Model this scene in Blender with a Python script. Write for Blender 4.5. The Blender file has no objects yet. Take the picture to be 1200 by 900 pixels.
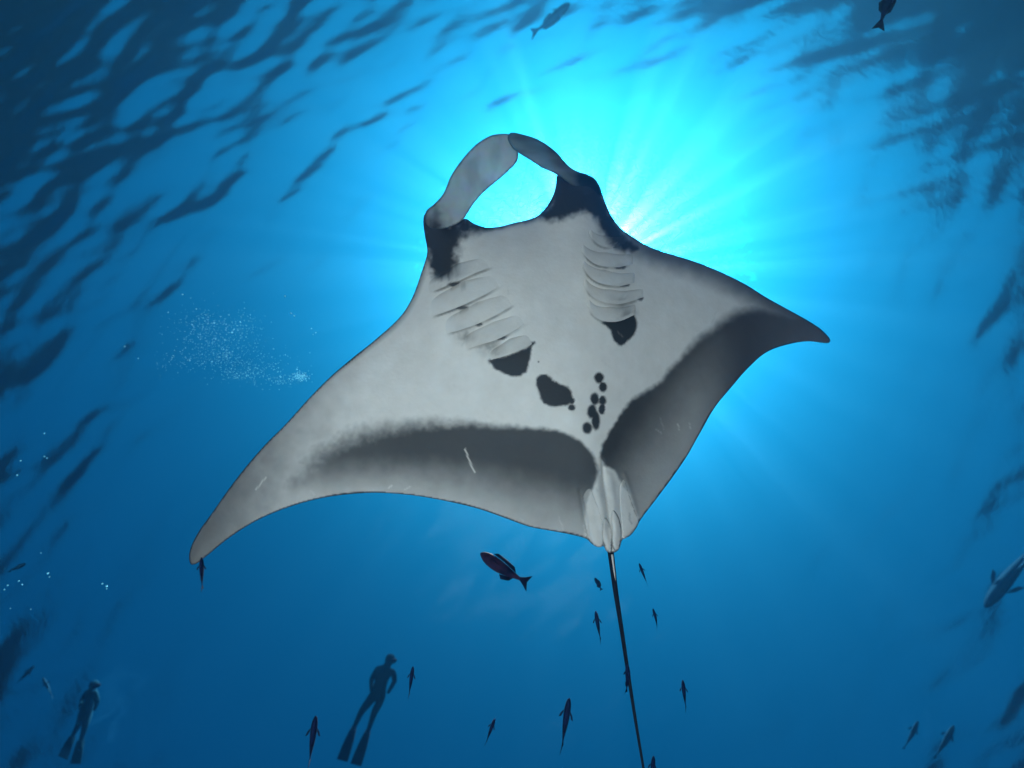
import bpy, bmesh, math, random
import numpy as np
from mathutils import Vector, Matrix
from mathutils.geometry import delaunay_2d_cdt

sc = bpy.context.scene
col = sc.collection
rng = np.random.default_rng(7)
random.seed(7)

# ------------------------------------------------------------------ camera
W0, H0, FPX = 1200.0, 900.0, 600.0           # photo frame and focal length in its pixels (90 degree lens)
CAM_Z = 1.4                                   # metres above the sand
SURF_Z = 13.6                                 # mean sea level above the sand
up_c = Vector((20.0, -96.0, -600.0)).normalized()      # where the zenith lies in the picture
xw = (Vector((1, 0, 0)) - up_c * up_c.x).normalized()
yw = up_c.cross(xw)
R3 = Matrix((xw, yw, up_c))                   # camera space -> world
CAM = Vector((0, 0, CAM_Z))
camd = bpy.data.cameras.new('camera')
camd.sensor_width = 36.0
camd.lens = 36.0 * FPX / W0
camd.clip_start = 0.02
camd.clip_end = 2000
camd.dof.use_dof = True
camd.dof.focus_distance = 2.6
camd.dof.aperture_fstop = 1.0
cam = bpy.data.objects.new('camera', camd)
col.objects.link(cam)
cam.matrix_world = Matrix.Translation(CAM) @ R3.to_4x4()
sc.camera = cam

def ray(px, py):
    """world vector with unit depth along the optical axis"""
    return R3 @ Vector(((px - W0/2)/FPX, (H0/2 - py)/FPX, -1.0))
R3n = np.array(R3)
CAMn = np.array(CAM)
def unproj(px, py, d):
    px, py, d = np.broadcast_arrays(np.asarray(px, float), np.asarray(py, float), np.asarray(d, float))
    v = np.stack([(px - W0/2)/FPX*d, (H0/2 - py)/FPX*d, -d], -1)
    return v @ R3n.T + CAMn

# ------------------------------------------------------------------ sky, sun, exposure
SUN = ray(684, 320).normalized()
elev = math.asin(SUN.z)
azim = math.atan2(SUN.x, SUN.y)
world = bpy.data.worlds.new('World')
sc.world = world
world.use_nodes = True
nt = world.node_tree
bg = nt.nodes['Background']
sky = nt.nodes.new('ShaderNodeTexSky')
sky.sky_type = 'NISHITA'
sky.sun_disc = False
sky.sun_elevation = elev
sky.sun_rotation = azim
sky.air_density = 0.26
sky.dust_density = 2.6
sky.ozone_density = 10.0
# sea water takes the red out of the skylight
tint = nt.nodes.new('ShaderNodeMixRGB'); tint.blend_type = 'MULTIPLY'; tint.inputs[0].default_value = 1.0
tint.inputs[2].default_value = (0.002, 0.65, 1.0, 1)
nt.links.new(sky.outputs[0], tint.inputs[1]); nt.links.new(tint.outputs[0], bg.inputs[0])
bg.inputs[1].default_value = 0.112
sl = bpy.data.lights.new('sun', 'SUN')
sl.energy = 5.0
sl.angle = math.radians(0.5)
sl.color = (1.0, 0.96, 0.9)
sun = bpy.data.objects.new('sun', sl)
col.objects.link(sun)
sun.rotation_euler = SUN.to_track_quat('Z', 'Y').to_euler()
vs = sc.view_settings
vs.view_transform = 'Standard'
vs.look = 'None'
vs.exposure = 0.75
vs.gamma = 1.0
vs.use_curve_mapping = False
cy = sc.cycles
cy.max_bounces = 8
cy.diffuse_bounces = 3
cy.glossy_bounces = 3
cy.transmission_bounces = 3
cy.volume_bounces = 3
cy.transparent_max_bounces = 16
cy.use_denoising = True
cy.sample_clamp_indirect = 6.0

# ------------------------------------------------------------------ helpers
def link(name, me, mat=None, parent=None):
    o = bpy.data.objects.new(name, me)
    col.objects.link(o)
    if mat is not None:
        me.materials.append(mat)
    if parent is not None:
        o.parent = parent
    return o
def tag(o, label=None, cat=None, group=None, kind=None):
    if label: o['label'] = label
    if cat: o['category'] = cat
    if group: o['group'] = group
    if kind: o['kind'] = kind
    return o
def mesh_np(name, V, F, smooth=True):
    me = bpy.data.meshes.new(name)
    me.from_pydata([tuple(v) for v in V], [], [tuple(int(i) for i in f) for f in F])
    if smooth:
        me.polygons.foreach_set('use_smooth', np.ones(len(me.polygons), bool))
    me.update()
    return me
def new_mat(name):
    m = bpy.data.materials.new(name)
    m.use_nodes = True
    n = m.node_tree
    for x in list(n.nodes): n.nodes.remove(x)
    out = n.nodes.new('ShaderNodeOutputMaterial')
    return m, n, out

# ------------------------------------------------------------------ sea surface, sea bed, water
def axis_coords(n, core, reach):
    t = np.linspace(-1, 1, n)
    k = np.arcsinh(1) * 0 + 3.2
    return np.sign(t) * (core * np.abs(t) + (reach - core) * np.abs(t) ** 9)
WX, WY = 5.0, 0.0
ax = axis_coords(560, 27.0, 130.0)
GX, GY = np.meshgrid(ax, ax, indexing='ij')
Zs = np.zeros_like(GX)
wr = np.random.default_rng(21)
crest = -math.atan2(0.78, 1.0)                  # crests run up and to the right in the picture
for k in range(54):
    lam = 10 ** wr.uniform(math.log10(0.45), math.log10(3.2))
    th = crest + math.pi/2 + wr.normal(0, 0.38)
    a = 0.0036 * lam ** 0.95 * wr.uniform(0.5, 1.2)
    kx, ky = math.cos(th)*2*math.pi/lam, math.sin(th)*2*math.pi/lam
    fade = np.exp(-(np.hypot(GX, GY)/70.0)**4)
    Zs += a*np.sin(kx*GX + ky*GY + wr.uniform(0, 6.28))*fade
n = len(ax)
V = np.stack([GX.ravel(), GY.ravel(), SURF_Z + Zs.ravel()], -1)
I, J = np.meshgrid(np.arange(n-1), np.arange(n-1), indexing='ij')
b = (I*n + J).ravel()
F = np.stack([b, b+n, b+n+1, b+1], -1)
me = bpy.data.meshes.new('water_surface')
me.vertices.add(len(V)); me.vertices.foreach_set('co', V.ravel())
me.loops.add(F.size); me.loops.foreach_set('vertex_index', F.ravel())
me.polygons.add(len(F)); me.polygons.foreach_set('loop_start', np.arange(0, F.size, 4))
me.polygons.foreach_set('use_smooth', np.ones(len(F), bool))
me.update(); me.validate()
m, nn, out = new_mat('sea_surface')
L = nn.links.new
fr = nn.nodes.new('ShaderNodeFresnel'); fr.inputs['IOR'].default_value = 1.333
tr = nn.nodes.new('ShaderNodeBsdfTransparent')
gl = nn.nodes.new('ShaderNodeBsdfGlossy'); gl.inputs['Roughness'].default_value = 0.12
gl.inputs['Color'].default_value = (0.9, 0.95, 1, 1)
mx = nn.nodes.new('ShaderNodeMixShader')
bn = nn.nodes.new('ShaderNodeTexNoise'); bn.inputs['Scale'].default_value = 5.0; bn.inputs['Detail'].default_value = 5.0; bn.inputs['Roughness'].default_value = 0.65
bgeo = nn.nodes.new('ShaderNodeNewGeometry'); L(bgeo.outputs['Position'], bn.inputs['Vector'])
bump = nn.nodes.new('ShaderNodeBump'); bump.inputs['Strength'].default_value = 1.0; bump.inputs['Distance'].default_value = 0.009
L(bn.outputs[0], bump.inputs['Height']); L(bump.outputs[0], fr.inputs['Normal']); L(bump.outputs[0], gl.inputs['Normal'])
L(fr.outputs[0], mx.inputs[0]); L(tr.outputs[0], mx.inputs[1]); L(gl.outputs[0], mx.inputs[2])
L(mx.outputs[0], out.inputs['Surface'])
# focusing of the sunlight by ripples: bright knots and threads between dimmer water
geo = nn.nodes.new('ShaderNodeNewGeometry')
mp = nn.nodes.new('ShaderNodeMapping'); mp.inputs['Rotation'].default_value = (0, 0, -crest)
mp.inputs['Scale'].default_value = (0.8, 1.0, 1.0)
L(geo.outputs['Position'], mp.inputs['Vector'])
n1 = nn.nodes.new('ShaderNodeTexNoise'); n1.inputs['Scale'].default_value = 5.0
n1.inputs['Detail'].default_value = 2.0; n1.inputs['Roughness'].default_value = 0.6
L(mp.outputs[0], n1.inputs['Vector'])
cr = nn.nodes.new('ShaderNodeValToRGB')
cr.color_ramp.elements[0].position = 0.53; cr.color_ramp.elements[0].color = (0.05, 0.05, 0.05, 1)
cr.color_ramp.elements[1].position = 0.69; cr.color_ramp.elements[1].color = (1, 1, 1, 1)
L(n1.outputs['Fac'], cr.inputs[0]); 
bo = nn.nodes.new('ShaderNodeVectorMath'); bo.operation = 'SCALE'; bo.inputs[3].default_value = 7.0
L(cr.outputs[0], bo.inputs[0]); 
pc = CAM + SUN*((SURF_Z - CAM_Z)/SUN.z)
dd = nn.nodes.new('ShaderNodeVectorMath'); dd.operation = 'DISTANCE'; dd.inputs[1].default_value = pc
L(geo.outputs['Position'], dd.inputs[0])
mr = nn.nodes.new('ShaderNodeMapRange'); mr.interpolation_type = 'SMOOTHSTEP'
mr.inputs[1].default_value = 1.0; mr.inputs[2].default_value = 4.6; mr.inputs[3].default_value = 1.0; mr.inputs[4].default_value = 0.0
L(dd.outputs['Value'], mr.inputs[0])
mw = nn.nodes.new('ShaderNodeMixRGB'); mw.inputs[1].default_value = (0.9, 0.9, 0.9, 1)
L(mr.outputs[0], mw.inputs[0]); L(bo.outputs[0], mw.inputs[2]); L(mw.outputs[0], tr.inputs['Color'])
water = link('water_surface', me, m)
tag(water, 'rippled sea surface overhead seen from below with dark ragged edges', kind='structure')

# unseen white sand patch, added under the camera to bounce sunlight onto the belly
sx = axis_coords(160, 26.0, 130.0)
SX, SY = np.meshgrid(sx, sx, indexing='ij')
far = np.clip((np.hypot(SX + 1.0, SY - 2.0) - 7)/22, 0, 1)
SZ = -38.0*far*far*(3 - 2*far) + 0.10*np.sin(SX*0.5 + 0.6*np.sin(SY*0.3)) + 0.05*np.sin(SY*1.1 + SX*0.4)
V = np.stack([SX.ravel(), SY.ravel(), SZ.ravel()], -1)
n = len(sx); I, J = np.meshgrid(np.arange(n-1), np.arange(n-1), indexing='ij'); b = (I*n+J).ravel()
me = mesh_np('bounce_seabed', V, np.stack([b, b+n, b+n+1, b+1], -1))
m, nn, out = new_mat('bounce_sand')
L = nn.links.new
bs = nn.nodes.new('ShaderNodeBsdfPrincipled'); bs.inputs['Roughness'].default_value = 0.95
nz = nn.nodes.new('ShaderNodeTexNoise'); nz.inputs['Scale'].default_value = 3.0; nz.inputs['Detail'].default_value = 6
cr = nn.nodes.new('ShaderNodeValToRGB')
cr.color_ramp.elements[0].color = (0.66, 0.65, 0.62, 1); cr.color_ramp.elements[1].color = (0.82, 0.81, 0.79, 1)
tc = nn.nodes.new('ShaderNodeNewGeometry')
L(tc.outputs['Position'], nz.inputs['Vector']); L(nz.outputs[0], cr.inputs[0]); 
ln = nn.nodes.new('ShaderNodeVectorMath'); ln.operation = 'DISTANCE'; ln.inputs[1].default_value = (-1.0, 2.0, 0)
L(tc.outputs['Position'], ln.inputs[0])
md = nn.nodes.new('ShaderNodeMapRange'); md.inputs[1].default_value = 3.4; md.inputs[2].default_value = 5.0
L(ln.outputs['Value'], md.inputs[0])
reef = nn.nodes.new('ShaderNodeMixRGB'); reef.inputs[2].default_value = (0.012, 0.014, 0.013, 1)  # dark bed added beyond the patch to keep surface reflections dim
L(md.outputs[0], reef.inputs[0]); L(cr.outputs[0], reef.inputs[1])
L(reef.outputs[0], bs.inputs['Base Color']); L(bs.outputs[0], out.inputs['Surface'])
bed = link('bounce_seabed', me, m); tag(bed, 'unseen pale sand patch added below to bounce sunlight onto the ray', kind='structure')

def box_mesh(name, lo, hi):
    x0, y0, z0 = lo; x1, y1, z1 = hi
    V = [(x0,y0,z0),(x1,y0,z0),(x1,y1,z0),(x0,y1,z0),(x0,y0,z1),(x1,y0,z1),(x1,y1,z1),(x0,y1,z1)]
    F = [(0,3,2,1),(4,5,6,7),(0,1,5,4),(1,2,6,5),(2,3,7,6),(3,0,4,7)]
    return mesh_np(name, V, F, False)
m, nn, out = new_mat('sea_water')
pv = nn.nodes.new('ShaderNodeVolumePrincipled')
SIG_S = (0.0013, 0.0078, 0.0140)
SIG_A = (0.023, 0.013, 0.0080)
den = 0.06
pv.inputs['Density'].default_value = den
colr = [s/den for s in SIG_S]
pv.inputs['Color'].default_value = (*colr, 1)
absc = [(1 - (a/den)/(1-c))**2 for a, c in zip(SIG_A, colr)]
pv.inputs['Absorption Color'].default_value = (*absc, 1)
pv.inputs['Anisotropy'].default_value = 0.92
nn.links.new(pv.outputs[0], out.inputs['Volume'])
hz = link('haze', box_mesh('haze', (-132, -132, -40.0), (132, 132, SURF_Z + 0.6)), m)
tag(hz, 'clear blue sea water filling the whole scene', kind='stuff')


# ------------------------------------------------------------------ 2-D helpers for the traced outlines
def catmull(pts, step, closed=True):
    P = np.array(pts, float); n = len(P); out = []
    rngk = range(n) if closed else range(n - 1)
    for i in rngk:
        if closed:
            p0, p1, p2, p3 = P[(i-1) % n], P[i], P[(i+1) % n], P[(i+2) % n]
        else:
            p1, p2 = P[i], P[i+1]
            p0 = P[i-1] if i > 0 else 2*p1 - p2
            p3 = P[i+2] if i + 2 < n else 2*p2 - p1
        d1 = max(np.hypot(*(p1-p0))**.5, 1e-3); d2 = max(np.hypot(*(p2-p1))**.5, 1e-3); d3 = max(np.hypot(*(p3-p2))**.5, 1e-3)
        m1 = (p2-p1) + d2*((p1-p0)/d1 - (p2-p0)/(d1+d2))
        m2 = (p2-p1) + d2*((p3-p2)/d3 - (p3-p1)/(d2+d3))
        k = max(1, int(round(np.hypot(*(p2-p1))/step)))
        for t in np.arange(k)/k:
            out.append((2*t**3-3*t**2+1)*p1 + (t**3-2*t**2+t)*m1 + (-2*t**3+3*t**2)*p2 + (t**3-t**2)*m2)
    if not closed: out.append(P[-1])
    return np.array(out)
def seg_dist(Q, poly, closed=True):
    """distance of the points Q to a polyline"""
    A = poly; B = np.roll(poly, -1, 0)
    if not closed: A, B = A[:-1], B[:-1]
    best = np.full(len(Q), 1e18)
    for a, b in zip(A, B):
        ab = b - a; l2 = max(ab @ ab, 1e-9)
        t = np.clip(((Q - a) @ ab)/l2, 0, 1)
        d = Q - (a + t[:, None]*ab)
        best = np.minimum(best, (d*d).sum(1))
    return np.sqrt(best)
def inside(Q, poly):
    x, y = Q[:, 0], Q[:, 1]; r = np.zeros(len(Q), bool)
    A = poly; B = np.roll(poly, -1, 0)
    for (x0, y0), (x1, y1) in zip(A, B):
        c = (y0 > y) != (y1 > y)
        with np.errstate(divide='ignore', invalid='ignore'):
            xi = (x1-x0)*(y-y0)/(y1-y0) + x0
        r ^= c & (x < xi)
    return r
def sdist(Q, pts):
    """signed distance, positive inside"""
    p = catmull(pts, 6.0)
    d = seg_dist(Q, p)
    return np.where(inside(Q, p), d, -d)
def sstep(a, b, x):
    t = np.clip((x - a)/(b - a), 0, 1); return t*t*(3 - 2*t)
_lat = np.random.default_rng(3).random((256, 256))
def vnoise(Q, scale, seed=0):
    p = Q/scale + seed*17.3
    i = np.floor(p).astype(int); f = p - i; f = f*f*(3 - 2*f)
    g = lambda a, b: _lat[(i[:, 0]+a) % 256, (i[:, 1]+b) % 256]
    return ((g(0,0)*(1-f[:,0]) + g(1,0)*f[:,0])*(1-f[:,1]) + (g(0,1)*(1-f[:,0]) + g(1,1)*f[:,0])*f[:,1])*2 - 1
def fnoise(Q, scale, seed=0):
    return vnoise(Q, scale, seed) + .5*vnoise(Q, scale/2, seed+1) + .25*vnoise(Q, scale/4, seed+2)

def shell(name, outline, space, depth, front, back, colour=None, mat=None, parent=None, step=None):
    """closed body over a traced outline: front (towards the viewer below) and back sheets that meet at the rim"""
    ol = catmull(outline, step or space*1.2)
    lo, hi = ol.min(0), ol.max(0)
    xs = np.arange(lo[0], hi[0], space); ys = np.arange(lo[1], hi[1], space*.866)
    X, Y = np.meshgrid(xs, ys); X = X + (np.arange(len(ys)) % 2)[:, None]*space/2
    Q = np.stack([X.ravel(), Y.ravel()], -1)
    Q = Q[inside(Q, ol)]
    Q = Q[seg_dist(Q, ol) > space*.55]
    allp = np.concatenate([ol, Q]); no = len(ol)
    r = delaunay_2d_cdt([Vector(p) for p in allp], [(i, (i+1) % no) for i in range(no)], [list(range(no))], 1, 1e-5)
    P = np.array([tuple(v) for v in r[0]]); T = np.array([f for f in r[2]], int)
    orig = r[3]
    rim = np.array([any(k < no for k in o) for o in orig])
    dist = seg_dist(P, ol)
    dist[rim] = 0
    dm = depth(P)
    f, b = front(P, dist), back(P, dist)
    f[rim] = 0
    n = len(P)
    VF = unproj(P[:, 0], P[:, 1], dm - f)
    ib = np.full(n, -1); ib[~rim] = n + np.arange((~rim).sum()); ib[rim] = np.nonzero(rim)[0]
    VB = unproj(P[:, 0], P[:, 1], dm + b)[~rim]
    V = np.concatenate([VF, VB])
    # orient: front faces look at the camera
    a, c, d = V[T[:, 0]], V[T[:, 1]], V[T[:, 2]]
    nrm = np.cross(c - a, d - a)
    flip = (nrm*(CAMn - a)).sum(1) < 0
    T[flip] = T[flip][:, ::-1]
    F = np.concatenate([T, ib[T][:, ::-1]])
    me = mesh_np(name, V, F)
    if colour is not None:
        c = colour(P, dist)
        allc = np.concatenate([c, np.ones(((~rim).sum(), c.shape[1]))])
        at = me.color_attributes.new('skin', 'FLOAT_COLOR', 'POINT')
        full = np.ones((len(V), 4)); full[:, :c.shape[1]] = allc
        at.data.foreach_set('color', full.ravel())
    return link(name, me, mat, parent)

# ------------------------------------------------------------------ the manta ray
m, nn, out = new_mat('manta_skin')
L = nn.links.new
bs = nn.nodes.new('ShaderNodeBsdfPrincipled')
at = nn.nodes.new('ShaderNodeAttribute'); at.attribute_name = 'skin'
sp = nn.nodes.new('ShaderNodeSeparateColor'); L(at.outputs['Color'], sp.inputs[0])
tc = nn.nodes.new('ShaderNodeNewGeometry')
nz = nn.nodes.new('ShaderNodeTexNoise'); nz.inputs['Scale'].default_value = 9.0; nz.inputs['Detail'].default_value = 8; nz.inputs['Roughness'].default_value = .65
L(tc.outputs['Position'], nz.inputs['Vector'])
cr = nn.nodes.new('ShaderNodeValToRGB')
cr.color_ramp.elements[0].position = .3; cr.color_ramp.elements[0].color = (0.82, 0.79, 0.75, 1)
cr.color_ramp.elements[1].position = .7; cr.color_ramp.elements[1].color = (0.91, 0.89, 0.86, 1)
L(nz.outputs[0], cr.inputs[0])
dk = nn.nodes.new('ShaderNodeMixRGB'); dk.inputs[2].default_value = (0.014, 0.020, 0.030, 1)
L(sp.outputs[0], dk.inputs[0]); L(cr.outputs[0], dk.inputs[1])
L(dk.outputs[0], bs.inputs['Base Color'])
bs.inputs['Roughness'].default_value = .55; bs.inputs['Specular IOR Level'].default_value = .25
n2 = nn.nodes.new('ShaderNodeTexNoise'); n2.inputs['Scale'].default_value = 60.0; n2.inputs['Detail'].default_value = 4
L(tc.outputs['Position'], n2.inputs['Vector'])
bp = nn.nodes.new('ShaderNodeBump'); bp.inputs['Strength'].default_value = .12; bp.inputs['Distance'].default_value = .01
L(n2.outputs[0], bp.inputs['Height']); L(bp.outputs[0], bs.inputs['Normal'])
L(bs.outputs[0], out.inputs['Surface'])
SKIN = m
m, nn, out = new_mat('manta_fin_skin')           # thin fins let some light through
L = nn.links.new
bs = nn.nodes.new('ShaderNodeBsdfPrincipled'); bs.inputs['Roughness'].default_value = .5
at = nn.nodes.new('ShaderNodeAttribute'); at.attribute_name = 'skin'
sp = nn.nodes.new('ShaderNodeSeparateColor'); L(at.outputs['Color'], sp.inputs[0])
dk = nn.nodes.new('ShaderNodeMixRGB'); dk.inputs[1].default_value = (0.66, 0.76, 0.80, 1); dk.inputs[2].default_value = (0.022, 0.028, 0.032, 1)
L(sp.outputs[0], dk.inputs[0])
nz = nn.nodes.new('ShaderNodeTexNoise'); nz.inputs['Scale'].default_value = 14; nz.inputs['Detail'].default_value = 6
tc = nn.nodes.new('ShaderNodeNewGeometry'); L(tc.outputs['Position'], nz.inputs['Vector'])
mm = nn.nodes.new('ShaderNodeMixRGB'); mm.blend_type = 'MULTIPLY'; mm.inputs[0].default_value = .35
L(dk.outputs[0], mm.inputs[1]); L(nz.outputs['Color'], mm.inputs[2])
L(mm.outputs[0], bs.inputs['Base Color'])
tl = nn.nodes.new('ShaderNodeBsdfTranslucent'); L(mm.outputs[0], tl.inputs['Color'])
mx = nn.nodes.new('ShaderNodeMixShader'); mx.inputs[0].default_value = .3
L(bs.outputs[0], mx.inputs[1]); L(tl.outputs[0], mx.inputs[2]); L(mx.outputs[0], out.inputs['Surface'])
FIN = m

Z1 = lambda pts: [(470 + x/3.75, 130 + y/3.75) for x, y in pts]
Z2 = lambda pts: [(480 + x/3.75, 270 + y/3.75) for x, y in pts]
MOUTH = Z1([(230,492),(262,480),(285,474),(312,490),(350,507),(390,513),(440,507),(500,491),(560,478),(600,460),(640,420),(668,370),(681,320),(684,286)])
OUT_LEFT = [(500.7,295),(494,319),(483,349),(470,370),(440,398),(415,418),(389,440),(362,467),(335,497),(311,521),(290,545),(269,572),(248,602),(233,623),(224,641),(221.6,653),(224,661.4)]
TRAIL_L = [(230,660.5),(242,651.5),(266,632),(296,612.5),(329,597.5),(368,585.5),(404,579.5),(440,577.4),(476,579.5),(515,585.5),(560,596),(592,607),(620,617),(646,622),(672,627),(688,632)]
REAR = [(693,637),(700,640),(707,640),(711,645),(717,648),(724,645),(728,635),(731,631),(738,628),(746,618)]
TRAIL_R = [(750,610),(768,586),(786,562),(804,536),(820,508),(838,477),(856,455),(877,431),(898,413),(922,404),(946,400),(971.5,401.6)]
OUT_RIGHT = [(973,398.6),(964,387.5),(949,377),(925,363.5),(898,348.5),(874,333.5),(847,320),(818,308),(790,299),(763,290),(742,278),(726,266),(715,250),(707,231),(702,217)]
HEAD_L = Z1([(180,455),(150,430),(120,440),(102,458),(98,490),(105,550)])
HEAD_R = Z1([(700,278),(730,290),(770,284),(810,280),(845,295)])
OUTLINE = OUT_LEFT + TRAIL_L + REAR + TRAIL_R + OUT_RIGHT + HEAD_R[::-1] + MOUTH[::-1] + HEAD_L
A0, A1 = np.array((628.0, 262.0)), np.array((716.0, 640.0))
AX = (A1 - A0)/np.hypot(*(A1 - A0)); AL = np.hypot(*(A1 - A0))
PX = np.array((AX[1]*1.0, -AX[0])) * 1.0
def axis_st(P):
    d = P - A0
    return d @ np.array((AX[1], -AX[0])), (d @ AX)/AL        # s to the right, t from mouth to tail
def body_depth(P):
    s, t = axis_st(P)
    q = np.where(s > 0, 3.0e-6, 1.15e-6)
    d = 2.62 + .0014*s + q*s*s + .42*(.5 - t)
    d = d + np.where(s < -180, .24*((-s - 180)/310)**2, 0) + np.where(s > 120, .22*((s - 120)/185)**2, 0)
    return d - .10*np.exp(-((t - .1)/.3)**2)*np.exp(-(s/120)**2)*0
def axis_profile(t):
    return sstep(-.35, .2, t)*(1 - sstep(.35, 1.02, t))
_rim = catmull(OUTLINE, 4.0)
_rs = np.hypot(*(np.roll(_rim, -1, 0) - _rim).T)
def soft_dist(P, dist):
    """distance to the rim without ridges along the middle line"""
    S = np.zeros(len(P))
    for q, w in zip(_rim, _rs):
        d2 = ((P - q)**2).sum(1) + 1.0
        S += w/(d2*d2)
    ds = (math.pi/2/S)**(1/3)
    k = sstep(6, 16, dist)
    return np.maximum(dist*(1-k) + ds*k, 0)
def body_front(P, dist):
    s, t = axis_st(P)
    dist = soft_dist(P, dist)
    e = .9*(1 - np.exp(-dist/22))+.1*(1 - np.exp(-dist/4))
    wing = .018*(1 - np.exp(-dist/10)) + .040*(1 - np.exp(-dist/60))
    core = .22*np.exp(-(s/125)**2)*axis_profile(t) + .035*np.exp(-(s/30)**2)*sstep(.4, .7, t)*(1-sstep(.85, 1.0, t))
    # gill humps on both sides of a slightly hollow throat
    gl = .030*np.exp(-(((P[:,0]-562)*.8 + (P[:,1]-365)*.6)/62)**2 - ((-(P[:,0]-562)*.6 + (P[:,1]-365)*.8)/62)**2)
    gr = .030*np.exp(-((P[:,0]-718)/34)**2 - ((P[:,1]-330)/58)**2)
    th = -.022*np.exp(-((P[:,0]-648)/30)**2 - ((P[:,1]-310)/75)**2)
    w = .0035*fnoise(P, 70, 5)*np.clip(dist/60, 0, 1)
    lip = .03*np.exp(-(dist/14)**2)*sstep(.12, -.05, t)*np.exp(-(s/75)**4)
    # grooves of the pelvic region
    g = np.zeros(len(P))
    for line, dep, wd in (([(705,538),(706,560),(711,590),(714,620),(717,642)], -.012, 2.2), ([(680,575),(684,600),(689,628)], -.010, 2.5), ([(732,556),(740,580),(748,606)], .008, 2.5),
                          ([(699,560),(703,590),(707,620)], .010, 4.0), ([(714,558),(720,590),(722,625)], .012, 4.5)):
        g += dep*np.exp(-(seg_dist(P, np.array(line, float), False)/wd)**2)
    return (core + gl + gr + th)*e + wing + w + lip*np.clip(dist/6, 0, 1) + g*np.clip(dist/8, 0, 1)
def body_back(P, dist):
    s, t = axis_st(P)
    dist = soft_dist(P, dist)
    e = 1 - np.exp(-dist/25)
    return .012*(1 - np.exp(-dist/10)) + (.035*(1 - np.exp(-dist/60)) + .17*np.exp(-(s/120)**2)*axis_profile(t))*e
BLOB = Z2([(555,655),(575,636),(603,632),(640,665),(675,680),(703,692),(716,730),(705,762),(660,772),(615,774),(592,762),(572,728)])
GILL_L = Z2([(343,572),(420,552),(500,520),(550,488),(534,530),(528,585),(510,625),(470,646),(420,636),(372,606)])
GILL_R = Z2([(832,402),(900,398),(985,368),(1001,405),(988,455),(955,492),(930,509),(898,482),(882,440),(862,418)])
SPOTS = [(832,648,20,23),(850,688,17,22),(813,740,18,26),(848,748,15,20),(845,785,14,23),(800,795,20,31),(818,836,18,38),(780,868,22,26),(712,778,16,14),(712,748,13,13),
         (205,238,38,12),(232,340,32,9),(300,412,22,8),(908,72,16,9),(925,160,26,11),(945,240,24,8),(1014,300,13,9),(567,575,4,4),(400,470,26,10)]
BAND_L = [(255,640),(300,588),(345,545),(390,516),(440,502),(500,495),(560,497),(600,500),(650,504),(678,516),(695,533),(700,546),(698,566),(690,582),(686,600),(676,640),(560,640),(300,660)]
BAND_R = [(705,540),(706,524),(713,506),(724,488),(740,468),(758,456),(775,445),(785,432),(800,418),(815,400),(838,382),(862,366),(890,358),(925,360),(985,372),(1000,425),(860,540),(775,650),(752,628),(742,598),(733,572),(718,552)]
HEAD_BLACK_L = [(490,250),(500,238),(516,258),(528,262),(545,252),(566,266),(553,276),(541,283),(535,296),(537,310),(530,322),(517,328),(505,318),(498,300)]
HEAD_BLACK_R = [(628,250),(645,238),(650,200),(662,204),(690,222),(692,206),(706,214),(714,245),(728,268),(744,282),(752,292),(738,297),(724,292),(710,280),(700,262),(688,250),(672,252),(655,258),(640,259)]
SCARS = [([(545,526),(550,540),(556,553)], 1.3, .75), ([(300,574),(306,566),(312,559)], 1.2, .5), ([(455,572),(459,569)], 1.5, .5), ([(794,496),(796,503)], 1.0, .5), ([(808,496),(809,502)], 1.0, .4), ([(474,574),(481,570)], 1.2, .4)]
LIPS_L = [([(500,344),(520,336),(541,327),(562,318),(582,310)], (14,20,16)), ([(503,372),(525,364),(547,355),(572,343),(594,331)], (20,27,20)), ([(520,392),(540,386),(560,379),(585,367),(608,353)], (18,25,20)),
          ([(543,410),(562,404),(581,398),(603,387),(622,375)], (16,22,18)), ([(573,422),(588,418),(602,413),(616,407),(628,400)], (10,18,16))]
LIPS_R = [([(690,274),(698,284),(708,289),(721,289),(733,285)], (8,14,10)), ([(681,293),(689,303),(700,310),(722,313),(742,309)], (10,18,14)), ([(682,312),(690,323),(702,331),(724,335),(744,331)], (10,18,14)),
          ([(684,333),(692,345),(704,353),(726,356),(754,348)], (10,18,12)), ([(688,357),(696,370),(708,376),(726,376),(745,368)], (10,19,14))]
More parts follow.
